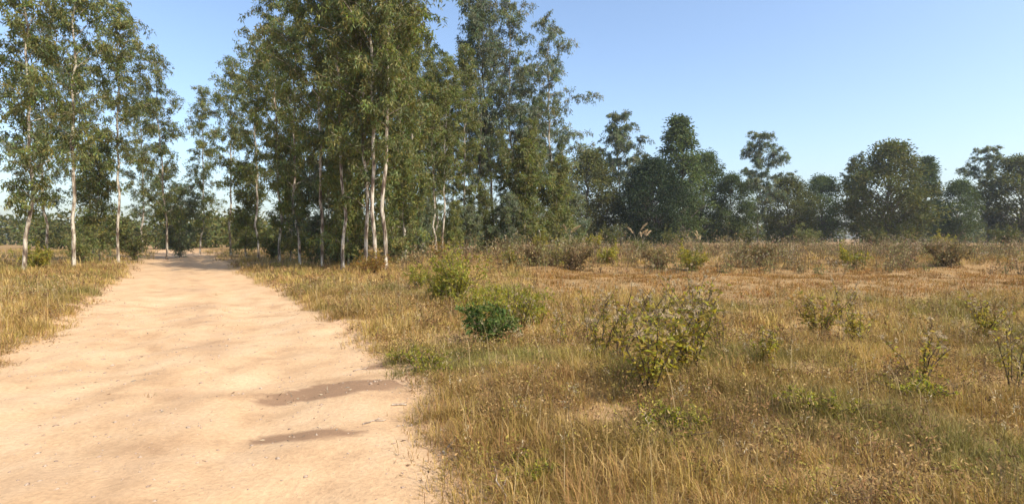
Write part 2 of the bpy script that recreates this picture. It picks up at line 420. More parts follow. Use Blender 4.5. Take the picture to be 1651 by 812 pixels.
EUC = [eucalyptus(101, 18, 0.34, 2.5, 40, leaf=0.24, dens=1.15), eucalyptus(102, 18, 0.30, 2.7, 40, leaf=0.24, dens=1.1), eucalyptus(103, 18, 0.14, 2.2, 50, leaf=0.24, dens=1.15),
       eucalyptus(104, 20, 0.28, 2.9, 46, leaf=0.25, mat='euc_grey', dens=1.05, bark='bark_dark'), eucalyptus(105, 20, 0.20, 3.2, 50, leaf=0.25, mat='euc_grey', dens=1.1)]
SAP = [eucalyptus(121, 7, 0.04, 1.5, 36, leaf=0.22, dens=1.5, droop=0.5), eucalyptus(122, 5.5, 0.05, 1.6, 30, leaf=0.22, mat='euc_grey', dens=1.6, droop=0.5)]
FARE = [eucalyptus(111, 19, 0.20, 4.2, 46, leaf=0.40, mat='euc_grey', dens=1.3, tips=0.7, bark='bark_dark'), eucalyptus(112, 17, 0.10, 4.2, 44, leaf=0.40, mat='olive', dens=1.3, tips=0.7)]
BRD = [broadleaf(201, 12, 12, 0.05, 'dense', 0.40, 260, 85), broadleaf(202, 14, 11, 0.06, 'olive', 0.40, 200, 80), broadleaf(203, 19, 8.5, 0.08, 'midgreen', 0.40, 190, 75, cone=0.6), broadleaf(204, 14, 11, 0.08, 'midgreen', 0.40, 170, 85)]

G_PL = 'eucalyptus trees of the plantation'
# tree, pixel column, depth, height scale
TREES = [
 # inside the photograph, left to right
 ('e', 0, 552, 27.0, 0.98, 'slim eucalyptus just left of the three pale trunks', 0.4),
 ('e', 2, 587, 25.5, 1.00, 'eucalyptus with the leftmost of three pale trunks in the front cluster', 1.3),
 ('e', 1, 604, 24.6, 1.05, 'eucalyptus with the middle of three pale trunks, reddish brush at its foot', 2.4),
 ('e', 0, 622, 25.0, 1.08, 'eucalyptus with the brightest pale trunk, rightmost of the front cluster', 3.6),
 ('e', 2, 655, 30.0, 1.00, 'leafy eucalyptus right of the front trunk cluster, leaves nearly to the ground', 5.1),
 ('e', 1, 703, 36.0, 0.74, 'left one of two slim pale eucalyptus trunks standing close together', 0.9),
 ('e', 0, 713, 36.6, 0.78, 'right one of two slim pale eucalyptus trunks standing close together', 4.4),
 ('e', 2, 742, 41.0, 0.90, 'shorter eucalyptus behind the lime green shrub, tip below the blue gap', 2.9),
 ('e', 3, 771, 43.0, 1.10, 'dark trunked grey green eucalyptus, left one of the two tallest at the blue gap', 1.1),
 ('e', 3, 797, 44.0, 1.14, 'tall dark trunked eucalyptus with open crown against the sky', 3.0),
 ('e', 4, 826, 46.5, 1.12, 'tall grey green eucalyptus between open crowned tree and last plantation tree', 5.3),
 ('e', 4, 884, 46.0, 1.03, 'last plantation eucalyptus on the right, crown edge against the open sky', 0.2),
 ('e', 2, 858, 44.0, 0.62, 'short bushy eucalyptus at the foot of the last plantation tree', 2.0),
 ('e', 2, 897, 50.0, 0.56, 'low eucalyptus at the right end of the plantation beside the rounded tree', 4.0),
 ('e', 1, 640, 42.0, 0.95, 'eucalyptus seen behind the gap right of the front trunk cluster', 4.9),
 ('e', 0, 575, 40.0, 1.05, 'eucalyptus standing behind the pale front trunks', 3.3),
 ('e', 4, 690, 54.0, 0.92, 'eucalyptus deep in the plantation behind the paired slim trunks', 0.7),
 ('e', 0, 785, 60.0, 0.80, 'eucalyptus deep in the plantation behind the dark trunked pair', 2.2),
 ('e', 2, 845, 62.0, 0.75, 'eucalyptus deep in the plantation left of the last tree', 1.0),
 ('e', 2, 566, 33.0, 0.92, 'leafy eucalyptus behind the leftmost pale trunk', 5.7),
 ('e', 0, 672, 34.0, 0.90, 'leafy eucalyptus between the front cluster and the paired slim trunks', 1.6),
 ('e', 2, 632, 36.0, 1.08, 'tall leafy eucalyptus close behind the brightest pale trunk', 0.6),
 ('e', 1, 729, 47.0, 0.80, 'open eucalyptus behind the paired slim trunks', 3.9),
 ('e', 2, 812, 42.0, 0.55, 'short leafy eucalyptus under the tall grey green one', 5.0),
 ('e', 1, 758, 46.0, 0.66, 'short open eucalyptus behind the dark trunked pair', 0.3),
 ('e', 0, 605, 52.0, 1.00, 'eucalyptus far back in line with the pale front trunks', 2.0),
 ('e', 4, 872, 56.0, 0.84, 'grey green eucalyptus close behind the last plantation tree', 2.6),
 ('s', 0, 648, 28.0, 0.95, 'leafy eucalyptus sapling just right of the brightest pale trunk', 0.2),
 ('s', 1, 676, 33.0, 0.7, 'grey green sapling left of the paired slim trunks', 1.2),
 ('s', 0, 686, 39.0, 0.8, 'sapling behind the paired slim trunks', 2.2),
 ('s', 0, 733, 37.0, 0.55, 'leafy sapling right of the paired slim trunks', 3.2),
 ('s', 1, 757, 39.5, 0.65, 'grey green sapling in front of the left dark trunk', 4.2),
 ('s', 0, 784, 41.0, 0.7, 'leafy sapling between the two dark trunks', 5.2),
 ('s', 1, 820, 40.0, 0.8, 'grey green sapling right of the dark trunks', 0.8),
 ('s', 0, 845, 41.0, 1.25, 'leafy sapling left of the last plantation tree', 1.8),
 ('s', 0, 898, 44.0, 1.15, 'leafy sapling right of the last plantation tree', 2.8),
 ('s', 1, 914, 52.0, 1.2, 'grey green sapling at the outer right corner of the plantation', 3.8),
 ('s', 0, 562, 29.0, 1.0, 'leafy sapling left behind the three pale trunks', 4.8),
 ('s', 1, 532, 32.0, 1.2, 'grey green sapling under the plantation edge left of the pale trunks', 5.8),
 ('s', 0, 468, 38.0, 1.2, 'leafy sapling right of the track under the plantation edge', 0.4),
 ('s', 0, 395, 47.0, 1.2, 'leafy sapling where the track enters the trees', 1.4),
 ('s', 1, 290, 48.0, 1.2, 'grey green sapling left of the track mouth', 2.4),
 ('s', 0, 160, 38.0, 1.2, 'leafy sapling between two trees left of the track', 3.4),
 ('e', 0, 700, 45.0, 1.0, 'eucalyptus filling the canopy above the paired slim trunks', 5.9),
 ('e', 4, 846, 50.0, 0.88, 'grey green eucalyptus just left of the last plantation tree', 3.2),
 ('e', 1, 655, 48.0, 1.10, 'tall eucalyptus deep behind the leafy one right of the front cluster', 2.7),
 ('b', 1, 948, 82.0, 1.02, 'rounded olive green tree just right of the plantation', 0.3),
 ('f', 0, 1001, 84.0, 1.12, 'pointed pale grey green tree rising above the far tree line', 1.2),
 ('b', 0, 1052, 76.0, 0.98, 'very dark low spreading tree in front of the far tree line', 2.5),
 ('f', 1, 1036, 92.0, 0.95, 'pale feathery tree between the two pointed far trees', 0.6),
 ('b', 2, 1099, 82.0, 1.02, 'dark columnar tree with rounded tip at the right of the far line', 4.2),
 ('b', 3, 1130, 90.0, 1.08, 'mid green tree right of the dark columnar far tree', 3.9),
 # beyond the photograph's right edge
 ('b', 3, 1178, 86.0, 0.80, 'spreading mid green tree in the far line, second right of the columnar tree', 5.5),
 ('f', 0, 1222, 88.0, 1.0, 'slender grey green tree above the far line right of the field', 2.2),
 ('b', 1, 1268, 90.0, 0.80, 'small olive tree in the far line below the slender grey green one', 1.7),
 ('b', 3, 1325, 98.0, 0.88, 'broad mid green tree in the far line right of centre', 0.8),
 ('f', 1, 1378, 94.0, 0.94, 'tall feathery olive tree in the far line on the right', 3.4),
 ('b', 1, 1432, 80.0, 1.08, 'rounded olive tree right of the tall feathery one', 5.9),
 ('b', 2, 1490, 95.0, 0.80, 'dark pointed tree near the right end of the far line', 2.0),
 ('b', 3, 1540, 84.0, 0.72, 'low mid green tree right of the dark pointed one', 4.0),
 ('f', 0, 1592, 90.0, 0.90, 'slender tree second from the right end of the far line', 5.0),
 ('b', 1, 1645, 86.0, 1.00, 'olive tree at the right picture edge', 1.4),
 # beyond the photograph's left edge, between plantation front and track
 ('e', 1, 520, 29.0, 1.02, 'eucalyptus second left of the three pale trunks', 3.1),
 ('e', 2, 484, 33.0, 0.98, 'leafy eucalyptus right of the track, third left of the pale trunks', 5.6),
 ('e', 0, 450, 37.0, 1.06, 'eucalyptus right of the track, fourth left of the pale trunks', 0.5),
 ('e', 1, 416, 43.0, 1.02, 'eucalyptus right of the track near its far bend', 1.9),
 ('e', 0, 372, 50.0, 1.05, 'eucalyptus closing the view along the track, right of two', 4.1),
 ('e', 2, 322, 56.0, 1.00, 'eucalyptus closing the view along the track, left of two', 2.7),
 ('e', 4, 535, 48.0, 0.95, 'grey green eucalyptus deep behind the left plantation edge', 0.1),
 ('e', 4, 470, 55.0, 0.95, 'grey green eucalyptus deep in the plantation near the track bend', 3.8),
 # left of the track
 ('e', 2, 268, 44.0, 0.95, 'fourth eucalyptus along the left side of the track', 1.5),
 ('e', 0, 190, 36.0, 1.00, 'third eucalyptus along the left side of the track', 4.7),
 ('e', 1, 118, 29.0, 1.05, 'second eucalyptus along the left side of the track', 0.3),
 ('e', 2, 38, 26.0, 1.00, 'nearest eucalyptus along the left side of the track, at the picture edge', 2.8),
 ('e', 4, 75, 42.0, 0.95, 'grey green eucalyptus in the second row left of the track', 5.0),
 ('e', 3, 150, 50.0, 0.95, 'dark trunked eucalyptus in the back row left of the track', 3.5),
 ('e', 4, 230, 58.0, 0.92, 'grey green eucalyptus in the back row beside the track bend', 1.8),
]
for kind, k, px, d, sc, label, rz in TREES:
    if kind == 'e': plant('eucalyptus_tree', label, 'tree', EUC[k], px, d, sc, rz, G_PL, tilt=0.02 * math.sin(px))
    elif kind == 's': plant('eucalyptus_sapling', label, 'sapling', SAP[k], px, d, sc, rz, 'eucalyptus saplings under the plantation')
    elif kind == 'f': plant('slender_tree', label, 'tree', FARE[k], px, d, sc, rz, 'trees of the far line')
    else: plant('broadleaf_tree', label, 'tree', BRD[k], px, d, sc, rz, 'trees of the far line', sxy=sc * (0.8 + 0.35 * (0.5 + 0.5 * math.sin(px * 1.7))), tilt=0.03 * math.sin(px * 2.3))

# distant wood that reads as one mass behind everything
g = Geo(); rs = np.random.default_rng(5)
for i in range(150):
    px = rs.uniform(-400, 2050); d = rs.uniform(135, 200); x = (px - W0 / 2) / FPX * d
    hh = rs.uniform(5, 9.0); wv = rs.uniform(7, 13); n = 330
    u = unit(rs.normal(size=(n, 3))) * (rs.uniform(0.3, 1, (n, 1)) ** 0.5)
    p = np.array([x, d, hh * 0.5]) + u * np.array([wv * 0.5, wv * 0.5, hh * 0.5]) * (0.8 + 0.4 * vnoise(u[:, :1] * 3 + i, u[:, 2:] * 3, 4))
    leaves(g, p, u + rs.normal(0, 0.6, (n, 3)), rs.uniform(0.8, 1.5, n), rs.uniform(0.45, 0.8, n), tintrange(rs, n, 0.6, 1.2) * rs.uniform(0.8, 1.2), rs)
for i in range(60):
    px = rs.uniform(-150, 900); d = rs.uniform(78, 112); x = (px - W0 / 2) / FPX * d
    hh = rs.uniform(3.5, 7.0); wv = rs.uniform(4, 9); n = 420
    u = unit(rs.normal(size=(n, 3))) * (rs.uniform(0.3, 1, (n, 1)) ** 0.5)
    p = np.array([x, d, hh * 0.5]) + u * np.array([wv * 0.5, wv * 0.5, hh * 0.5]) * (0.8 + 0.4 * vnoise(u[:, :1] * 3 + i, u[:, 2:] * 3, 4))
    leaves(g, p, u + rs.normal(0, 0.6, (n, 3)), rs.uniform(0.5, 0.9, n), rs.uniform(0.25, 0.45, n), tintrange(rs, n, 0.6, 1.2) * rs.uniform(0.8, 1.2), rs)
tag(link('distant_wood', g.build('distant_wood', M['olive'])), 'low distant green wood behind the tree line', 'wood', kind='stuff')

# ------------------------------------------------------------------ shrubs and bushes
UND = [shrub(301, 2.0, 2.2, 12, 'olive', 0.16, 0.4, 22), shrub(302, 2.6, 2.4, 12, 'euc', 0.18, 0.3, 20), shrub(303, 1.5, 1.8, 12, 'weed', 0.13, 0.4, 22)]
REDB = shrub(304, 1.5, 1.5, 13, 'weed', 0.11, 0.35, 16, red=0.75)
LIME = shrub(305, 1.45, 1.6, 20, 'lime', 0.09, 0.40, 16, up=0.9)
DEEP = shrub(306, 0.95, 0.95, 13, 'deep', 0.085, 0.42, 17, up=0.5)
PALE = shrub(307, 0.95, 1.1, 13, 'lime', 0.065, 0.42, 15, up=0.6)
SCR = [shrub(308, 1.15, 1.9, 15, 'dryscrub', 0.10, 0.4, 14, up=0.4), shrub(309, 0.95, 1.6, 13, 'weed', 0.10, 0.4, 13, up=0.4)]
SF = ('stem', 'foliage')
SH = [
 ('lime_shrub', LIME, 737, 12.6, 0.98, 'lime green leafy shrub in sunlight beside the dry verge', 0.5),
 ('lime_shrub', LIME, 705, 13.4, 0.66, 'smaller yellow green shrub at the left foot of the lime one', 3.5),
 ('broadleaf_bush', DEEP, 786, 8.0, 0.92, 'small deep green bush with broad leaves in the dry grass', 1.0),
 ('pale_bush', PALE, 822, 9.0, 0.95, 'pale green loose bush right behind the deep green bush', 2.0),
 ('pale_bush', PALE, 672, 16.5, 1.0, 'dull low bush left of the lime green shrub', 4.4),
 ('pale_bush', PALE, 800, 11.0, 0.85, 'pale bush between the lime shrub and the deep green bush', 5.4),
 ('pale_bush', PALE, 855, 9.6, 0.9, 'yellowish low bush right of the pale green loose bush', 0.7),
 ('pale_bush', PALE, 762, 10.6, 0.8, 'low yellow green bush just right below the lime green shrub', 2.9),
 ('reddish_bush', REDB, 708, 30.0, 0.80, 'dull reddish brown bush at the foot of the paired slim trunks', 0.2),
 ('reddish_bush', REDB, 603, 23.2, 0.78, 'reddish dry brush at the foot of the three pale trunks', 1.6),
 ('reddish_bush', REDB, 585, 24.0, 0.66, 'smaller reddish brush left of the pale trunks', 3.0),
 ('scrub_bush', SCR[0], 862, 25.5, 1.0, 'brown scrub bush on the low bank below the last plantation tree', 0.3),
 ('scrub_bush', SCR[0], 925, 25.0, 1.15, 'broad brown scrub bush on the bank before the rounded olive tree', 1.9),
 ('scrub_bush', SCR[1], 905, 27.0, 1.0, 'yellowish scrub bush left behind the broad brown one on the bank', 2.7),
 ('scrub_bush', SCR[1], 985, 27.5, 1.1, 'yellowish scrub bush on the bank below the pointed pale tree', 4.1),
 ('scrub_bush', SCR[0], 1062, 26.0, 1.0, 'brown scrub bush on the bank below the very dark tree', 5.0),
 ('scrub_bush', SCR[1], 1110, 25.0, 1.3, 'taller yellowish scrub bush on the bank at the right of the photograph', 0.9),
 ('scrub_bush', SCR[1], 825, 26.0, 0.9, 'yellowish scrub bush before the tall grey green eucalyptus', 3.3),
 ('scrub_bush', SCR[0], 1215, 26.5, 1.1, 'brown scrub bush on the bank beyond the small right weeds', 2.0),
 ('scrub_bush', SCR[1], 1370, 27.0, 1.2, 'yellowish scrub bush on the bank at the right', 1.1),
 ('scrub_bush', SCR[0], 1530, 26.0, 1.2, 'brown scrub bush on the bank near the right picture edge', 4.4),
 ('undergrowth_bush', UND[1], 640, 32.0, 1.0, 'tall leafy bush right of the pale front trunks', 0.9),
 ('undergrowth_bush', UND[0], 672, 36.0, 1.1, 'dark bush left of the paired slim trunks', 2.1),
 ('undergrowth_bush', UND[1], 750, 40.0, 1.1, 'leafy bush under the plantation behind the lime shrub', 4.5),
 ('undergrowth_bush', UND[0], 822, 42.0, 1.0, 'bush under the tall grey green eucalyptus', 5.2),
 ('undergrowth_bush', UND[2], 876, 40.0, 1.15, 'yellowish bush at the foot of the last plantation tree', 1.4),
 ('undergrowth_bush', UND[1], 925, 60.0, 1.25, 'bush filling the gap between plantation and rounded tree', 3.7),
 ('undergrowth_bush', UND[0], 985, 66.0, 1.5, 'dark bush in front of the pointed pale tree', 0.7),
 ('undergrowth_bush', UND[2], 960, 62.0, 1.4, 'light green bush in front of the rounded olive tree', 2.6),
 ('undergrowth_bush', UND[0], 1085, 64.0, 1.35, 'rounded bush right of the very dark spreading tree', 5.8),
 ('undergrowth_bush', UND[0], 560, 31.0, 1.2, 'bush in the shade left behind the pale trunks', 4.9),
 ('undergrowth_bush', UND[1], 505, 34.0, 1.1, 'tall bush right of the track under the plantation edge', 1.1),
 ('undergrowth_bush', UND[0], 440, 42.0, 1.2, 'dark bush where the track reaches the plantation', 3.3),
 ('undergrowth_bush', UND[0], 215, 40.0, 1.2, 'dark bush beyond the left verge of the track', 0.4),
 ('undergrowth_bush', UND[1], 130, 33.0, 1.0, 'tall bush between two eucalyptus left of the track', 2.9),
 ('undergrowth_bush', UND[2], 55, 27.0, 1.0, 'yellowish bush at the left picture edge beyond the track', 5.1),
 ('undergrowth_bush', UND[0], 1205, 68.0, 1.4, 'dark bush under the far line right of the weeds', 1.9),
 ('undergrowth_bush', UND[1], 1300, 72.0, 1.4, 'bush under the broad mid green far tree', 4.0),
 ('undergrowth_bush', UND[0], 1410, 70.0, 1.4, 'dark bush under the tall feathery far tree', 3.1),
 ('undergrowth_bush', UND[2], 1520, 66.0, 1.5, 'light bush near the right end of the far line', 0.1),
 ('undergrowth_bush', UND[0], 1620, 64.0, 1.5, 'dark bush at the right picture edge under the far line', 2.2),
]
for nm, me, px, d, sc, label, rz in SH:
    plant(nm, label, 'bush', me, px, d, sc, rz, None, SF)

# ------------------------------------------------------------------ tall weeds with stems, leaves and pale seed heads
def weed_meshes(seed, H, ns, leafy=1.0, heads=1.0, lean=0.25, big=1.0):
    rs = np.random.default_rng(seed); stems = []; gl = Geo(); P, D = [], []
    for i in range(ns):
        az = rs.uniform(0, 6.283); hh = H * rs.uniform(0.62, 1.0); out = hh * min(abs(rs.normal(0, lean)), 0.62)
        s = np.linspace(0, 1, 8)[:, None]
        pts = np.array([math.cos(az) * 0.05, math.sin(az) * 0.05, -0.03]) + np.array([math.cos(az) * out, math.sin(az) * out, 0]) * s ** 1.5 + np.array([0, 0, hh]) * s + rs.normal(0, 0.012, (8, 3)) * s
        gs = Geo(); tube(gs, pts, np.linspace(0.010, 0.0026, 8), 5)
        hd = []
        nbr = rs.integers(4, 8)
        tips = [pts[-1]]
        for k in range(nbr):
            q = 1 - 0.55 * rs.uniform() ** 1.4 - 0.02; p0 = np.array([np.interp(q, s[:, 0], pts[:, c]) for c in range(3)])
            a2 = rs.uniform(0, 6.283); Lb = hh * rs.uniform(0.08, 0.22)
            p1 = p0 + np.array([math.cos(a2) * 0.7, math.sin(a2) * 0.7, 0.9]) * Lb
            tube(gs, np.array([p0, (p0 + p1) / 2 + np.array([0, 0, -0.01]), p1]), [0.0035, 0.0026, 0.0016], 4)
            tips.append(p1)
        stems.append((gs.build('stem', M['stem'], True), hd))
        for tp in tips:
            if rs.uniform() > heads or (tp[2] < hh * 0.72): continue
            gh = Geo(); m = 20; u = unit(rs.normal(size=(m, 3)) + np.array([0, 0, 0.5]))
            leaves(gh, tp + u * 0.004, u, rs.uniform(0.016, 0.042, m), 0.011, rs.uniform(0.75, 1.2, (m, 1)) * np.ones((1, 3)), rs)
            hd.append(gh.build('seed_head', M['fluff']))
        m = int(46 * leafy); q = rs.uniform(0.25, 0.97, m)
        p = np.stack([np.interp(q, s[:, 0], pts[:, c]) for c in range(3)], 1) + rs.normal(0, 0.02, (m, 3))
        P.append(p); d = rs.normal(0, 0.9, (m, 3)); d[:, 2] = d[:, 2] * 0.5 - 0.15; D.append(d)
    P, D = map(np.concatenate, (P, D)); P[:, 2] = np.maximum(P[:, 2], 0.02); n = len(P)
    col = tintrange(rs, n, 0.6, 1.5, 0.2)
    dry = rs.uniform(size=(n, 1)) < 0.5
    col = np.where(dry, col * np.array([[0.85, 0.70, 1.1]]), col * np.array([[1.1, 1.05, 1.0]]))
    leaves(gl, P, D, rs.uniform(0.03, 0.095, n) * big, rs.uniform(0.014, 0.036, n) * big * 1.1, col, rs)
    return stems, gl.build('foliage', M['weed'])

WM = [weed_meshes(401, 0.98, 12, 0.85, 0.3, 0.5, 1.18), weed_meshes(402, 1.0, 6, 0.6, 0.5, 0.35), weed_meshes(403, 0.85, 11, 1.0, 0.2, 0.55, 1.2), weed_meshes(404, 0.75, 7, 0.6, 0.5, 0.55), weed_meshes(405, 1.15, 4, 0.5, 0.7, 0.35)]
def weed(label, k, px, d, sc, rz):
    x, y, z = at(px, d); e = bpy.data.objects.new('tall_weed', None); C.objects.link(e); e.empty_display_size = 0.2
    e.location = (x, y, z); e.rotation_euler = (0, 0, rz); e.scale = (sc,) * 3
    tag(e, label, 'weed', 'tall weeds in the dry grass')
    st, fo = WM[k]
    for m, hd in st:
        so = link('stem', m, e)
        for h in hd: link('seed_head', h, so)
    link('foliage', fo, e)
WEEDS = [
 (0, 1050, 5.2, 1.0, 0.3, 'large branching weed with dark stems, green and dry leaves, right foreground'),
 (2, 1078, 5.6, 1.0, 1.7, 'leafy weed pressed against the right of the large branching weed'),
 (4, 1060, 7.2, 1.00, 2.9, 'tall thin weed with pale tuft behind the large branching weed'),
 (1, 1000, 6.6, 0.98, 4.0, 'thin upright weed with pale seed heads left of the large branching weed'),
 (3, 966, 6.9, 1.05, 5.2, 'sparse weed with scattered seed heads beside a yellow leafed sprig'),
 (4, 952, 8.0, 0.90, 0.8, 'thin pale weed behind the sparse one, left of the thin upright weed'),
 (2, 1116, 5.9, 1.05, 2.2, 'leafy green weed at the right edge of the photograph'),
 (0, 1128, 7.4, 1.05, 3.8, 'tall weed behind the leafy green one at the right'),
 (4, 1118, 9.5, 1.05, 5.0, 'thin tall weed with pale tuft in the field far right behind the leafy ones'),
 (3, 912, 7.8, 0.80, 1.1, 'low dry weed between the deep green bush and the sparse weed'),
 (3, 868, 9.8, 0.95, 2.7, 'dry tufted weed right of the pale green bush'),
 (1, 838, 8.4, 0.75, 3.2, 'small leafy weed at the right foot of the deep green bush'),
 (1, 1165, 6.9, 0.75, 0.9, 'upright weed right of the leafy green weed at the right'),
 (2, 1236, 6.2, 0.62, 4.6, 'bushy green weed alone in the grass right of centre'),
 (0, 1322, 8.4, 0.85, 2.0, 'large weed in the field, left one of the right hand group'),
 (4, 1362, 9.8, 0.85, 5.7, 'thin weed behind the large weed of the right hand group'),
 (2, 1385, 7.6, 0.7, 1.3, 'leafy weed, right one of the right hand group'),
 (3, 1490, 5.6, 0.9, 3.6, 'sparse dry weed near the right picture edge'),
 (0, 1590, 8.2, 0.8, 0.6, 'large leafy weed near the right picture edge'),
 (1, 1640, 5.4, 0.8, 2.5, 'upright weed cut by the right picture edge'),
]
for k, px, d, sc, rz, label in WEEDS: weed(label, k, px, d, sc, rz)

# small ground plants: soft green clumps
SPRIG = [shrub(501, 0.22, 0.6, 14, 'lime', 0.035, 0.4, 9), shrub(502, 0.34, 0.4, 7, 'lime', 0.04, 0.5, 10)]
for nm, k, px, d, sc, label, rz in [
 ('ground_plant', 0, 1068, 4.25, 1.1, 'low soft green plant in the right foreground', 0.2),
 ('ground_plant', 0, 1105, 4.5, 0.9, 'smaller green plant right of the low foreground one', 2.2),
 ('ground_plant', 0, 690, 6.4, 1.2, 'low green patch of leaves along the track edge', 1.2),
 ('ground_plant', 0, 655, 7.1, 1.1, 'low greenish clump further along the track edge', 4.2),
 ('ground_plant', 1, 968, 6.6, 0.8, 'bright yellow leafed sprig at the foot of the sparse weed', 3.0),
 ('ground_plant', 0, 850, 3.75, 0.8, 'dark green ground plant at the bottom near the track', 5.0),
 ('ground_plant', 1, 1010, 9.8, 0.9, 'yellow green sprig in the brown field behind the weeds', 0.6),
 ('ground_plant', 0, 1330, 4.6, 1.1, 'low green plant in the grass right of centre', 1.9),
 ('ground_plant', 0, 1480, 5.2, 1.1, 'low green plant toward the right picture edge', 3.9)]:
    plant(nm, label, 'plant', SPRIG[k], px, d, sc, rz, None, SF)

# plume grasses before the far trees
def plume_mesh(seed):
    rs = np.random.default_rng(seed); n = 110
    az = rs.uniform(0, 6.283, n); p = np.stack([np.cos(az), np.sin(az), np.zeros(n)], 1) * rs.uniform(0, 0.18, (n, 1))
    v, t, c = blades(p, az, rs.uniform(0.05, 0.5, n), rs.uniform(0.9, 1.9, n), np.full(n, 0.03), np.array([[0.16, 0.17, 0.06]]) * rs.uniform(0.6, 1.5, (n, 1)), 0.8)
    tuft = mesh('blade_tuft', v, t, M['grass'], c)
    pl, cu = [], []
    for i in range(3):
        g1, g2 = Geo(), Geo(); a = rs.uniform(0, 6.283); hh = rs.uniform(1.9, 2.5); s = np.linspace(0, 1, 9)[:, None]
        pts = np.array([math.cos(a), math.sin(a), 0]) * (0.75 * s ** 3) + np.array([0, 0, hh]) * (s - 0.12 * s ** 4)
        tube(g1, pts, np.linspace(0.01, 0.004, 9), 4); cu.append(g1.build('culm', M['twig'], True))
        m = 240; q = rs.uniform(0.74, 1.0, m); b0 = np.stack([np.interp(q, s[:, 0], pts[:, c_]) for c_ in range(3)], 1)
        dd = rs.normal(0, 0.35, (m, 3)) + np.array([math.cos(a), math.sin(a), 0.1]) * 0.7
        leaves(g2, b0, dd, rs.uniform(0.06, 0.16, m), 0.018, rs.uniform(0.9, 1.4, (m, 1)) * np.ones((1, 3)), rs)
        pl.append(g2.build('plume', M['fluff']))
    return tuft, cu, pl
PLM = [plume_mesh(601), plume_mesh(602)]
for k, px, d, sc, rz, label in [
 (0, 1026, 42, 1.05, 2.4, 'arching white plume grass before the very dark far tree'),
 (1, 1036, 38, 0.95, 1.1, 'lower white plume grass right in front of the taller one'),
 (1, 916, 44, 1.25, 0.4, 'pale plume grass at the right foot of the plantation'),
 (0, 1128, 40, 0.8, 4.0, 'pale plume grass where the far line meets the right edge of the photograph')]:
    x, y, z = at(px, d); e = bpy.data.objects.new('plume_grass', None); C.objects.link(e); e.location = (x, y, z); e.scale = (sc,) * 3; e.rotation_euler = (0, 0, rz)
    tag(e, label, 'grass', 'plume grasses before the far trees')
    tf, cu, pl = PLM[k]; link('blade_tuft', tf, e)
    for m in cu: link('culm', m, e)
    for m in pl: link('plume', m, e)

# ------------------------------------------------------------------ grass: one mass per kind (nobody could count it)
def scatter(n, d0, d1, pxlo=-60, pxhi=1711, power=2.0):
    u = rng.uniform(size=n); d = (d0 ** power + u * (d1 ** power - d0 ** power)) ** (1 / power)
    px = rng.uniform(pxlo, pxhi, n); return (px - W0 / 2) / FPX * d, d

STRAW = np.array([[0.43, 0.285, 0.095], [0.49, 0.345, 0.145], [0.37, 0.255, 0.070], [0.35, 0.26, 0.065], [0.40, 0.225, 0.090], [0.22, 0.22, 0.065]])
def tussocks(x, y, nb, hmin, hmax, w, spread, green, seed, lean=0.75, bright=1.0):
    rs = np.random.default_rng(seed); n = len(x)
    cz = ground_z(x, y); hh = rs.uniform(hmin, hmax, n) * (0.3 + 1.4 * fbm(x * 1.1, y * 1.1, 61, 2))
    i = np.repeat(np.arange(n), nb); m = len(i)
    az = rs.uniform(0, 6.283, m); rr = spread * np.sqrt(rs.uniform(0, 1, m))
    bx = x[i] + np.cos(az) * rr; by = y[i] + np.sin(az) * rr
    p = np.stack([bx, by, ground_z(bx, by) - 0.015], 1)
    gm = np.clip(green(x, y), 0, 1)
    pal = rs.integers(0, 5, n)
    col = STRAW[np.where(rs.uniform(size=m) < 0.6, pal[i], rs.integers(0, 5, m))]
    gcol = np.array([[0.17, 0.18, 0.05]])
    col = col * (1 - gm[i][:, None] * 0.75) + gcol * gm[i][:, None] * 0.75
    sp = (0.62 + 0.76 * fbm(x * 0.9 + 3, y * 0.9, 63, 2))[i][:, None]      # stands of paler and browner kinds
    col = col * np.concatenate([sp, sp ** 1.12, sp ** 1.2], 1) * rs.uniform(0.65, 1.3, (m, 1)) * bright
    return blades(p, az + rs.normal(0, 0.6, m), np.abs(rs.normal(0, lean, m)), hh[i] * rs.uniform(0.4, 1.15, m), w * rs.uniform(0.7, 1.3, m), col, rs.uniform(0.2, 1.0, m))

def green_map(x, y): return sstep(0.50, 0.72, fbm(x * 0.6 + 7, y * 0.6, 71)) * 0.85 + 0.05 + 0.8 * np.exp(-(((x + 1.1) / 0.7) ** 2 + ((y - 6.7) / 0.9) ** 2)) + 0.6 * np.exp(-(((x - 1.3) / 0.5) ** 2 + ((y - 4.3) / 0.4) ** 2))
def keep(x, y, thr=0.12, soft=0.34):
    u = road_u(x, y); dn = fbm(x * 0.8, y * 0.8, 81)
    bare_ = bare_spots(x, y)
    pr = sstep(-0.2, 0.35, u + (rng.uniform(size=len(x)) - 0.5) * 0.5) * sstep(thr, soft, dn + 0.08) * (1 - 0.8 * bare_)
    k = rng.uniform(size=len(x)) < pr
    return x[k], y[k]
def field(x, y):                         # short brown sward of the open field behind the weeds
    px = x / y * FPX + W0 / 2
    return sstep(12.5, 15, y + (fbm(x * 0.5, y * 0.5, 91) - 0.5) * 4) * sstep(840, 900, px + (fbm(x * 0.5, y * 0.5, 92) - 0.5) * 60) * (1 - sstep(25, 27, y))

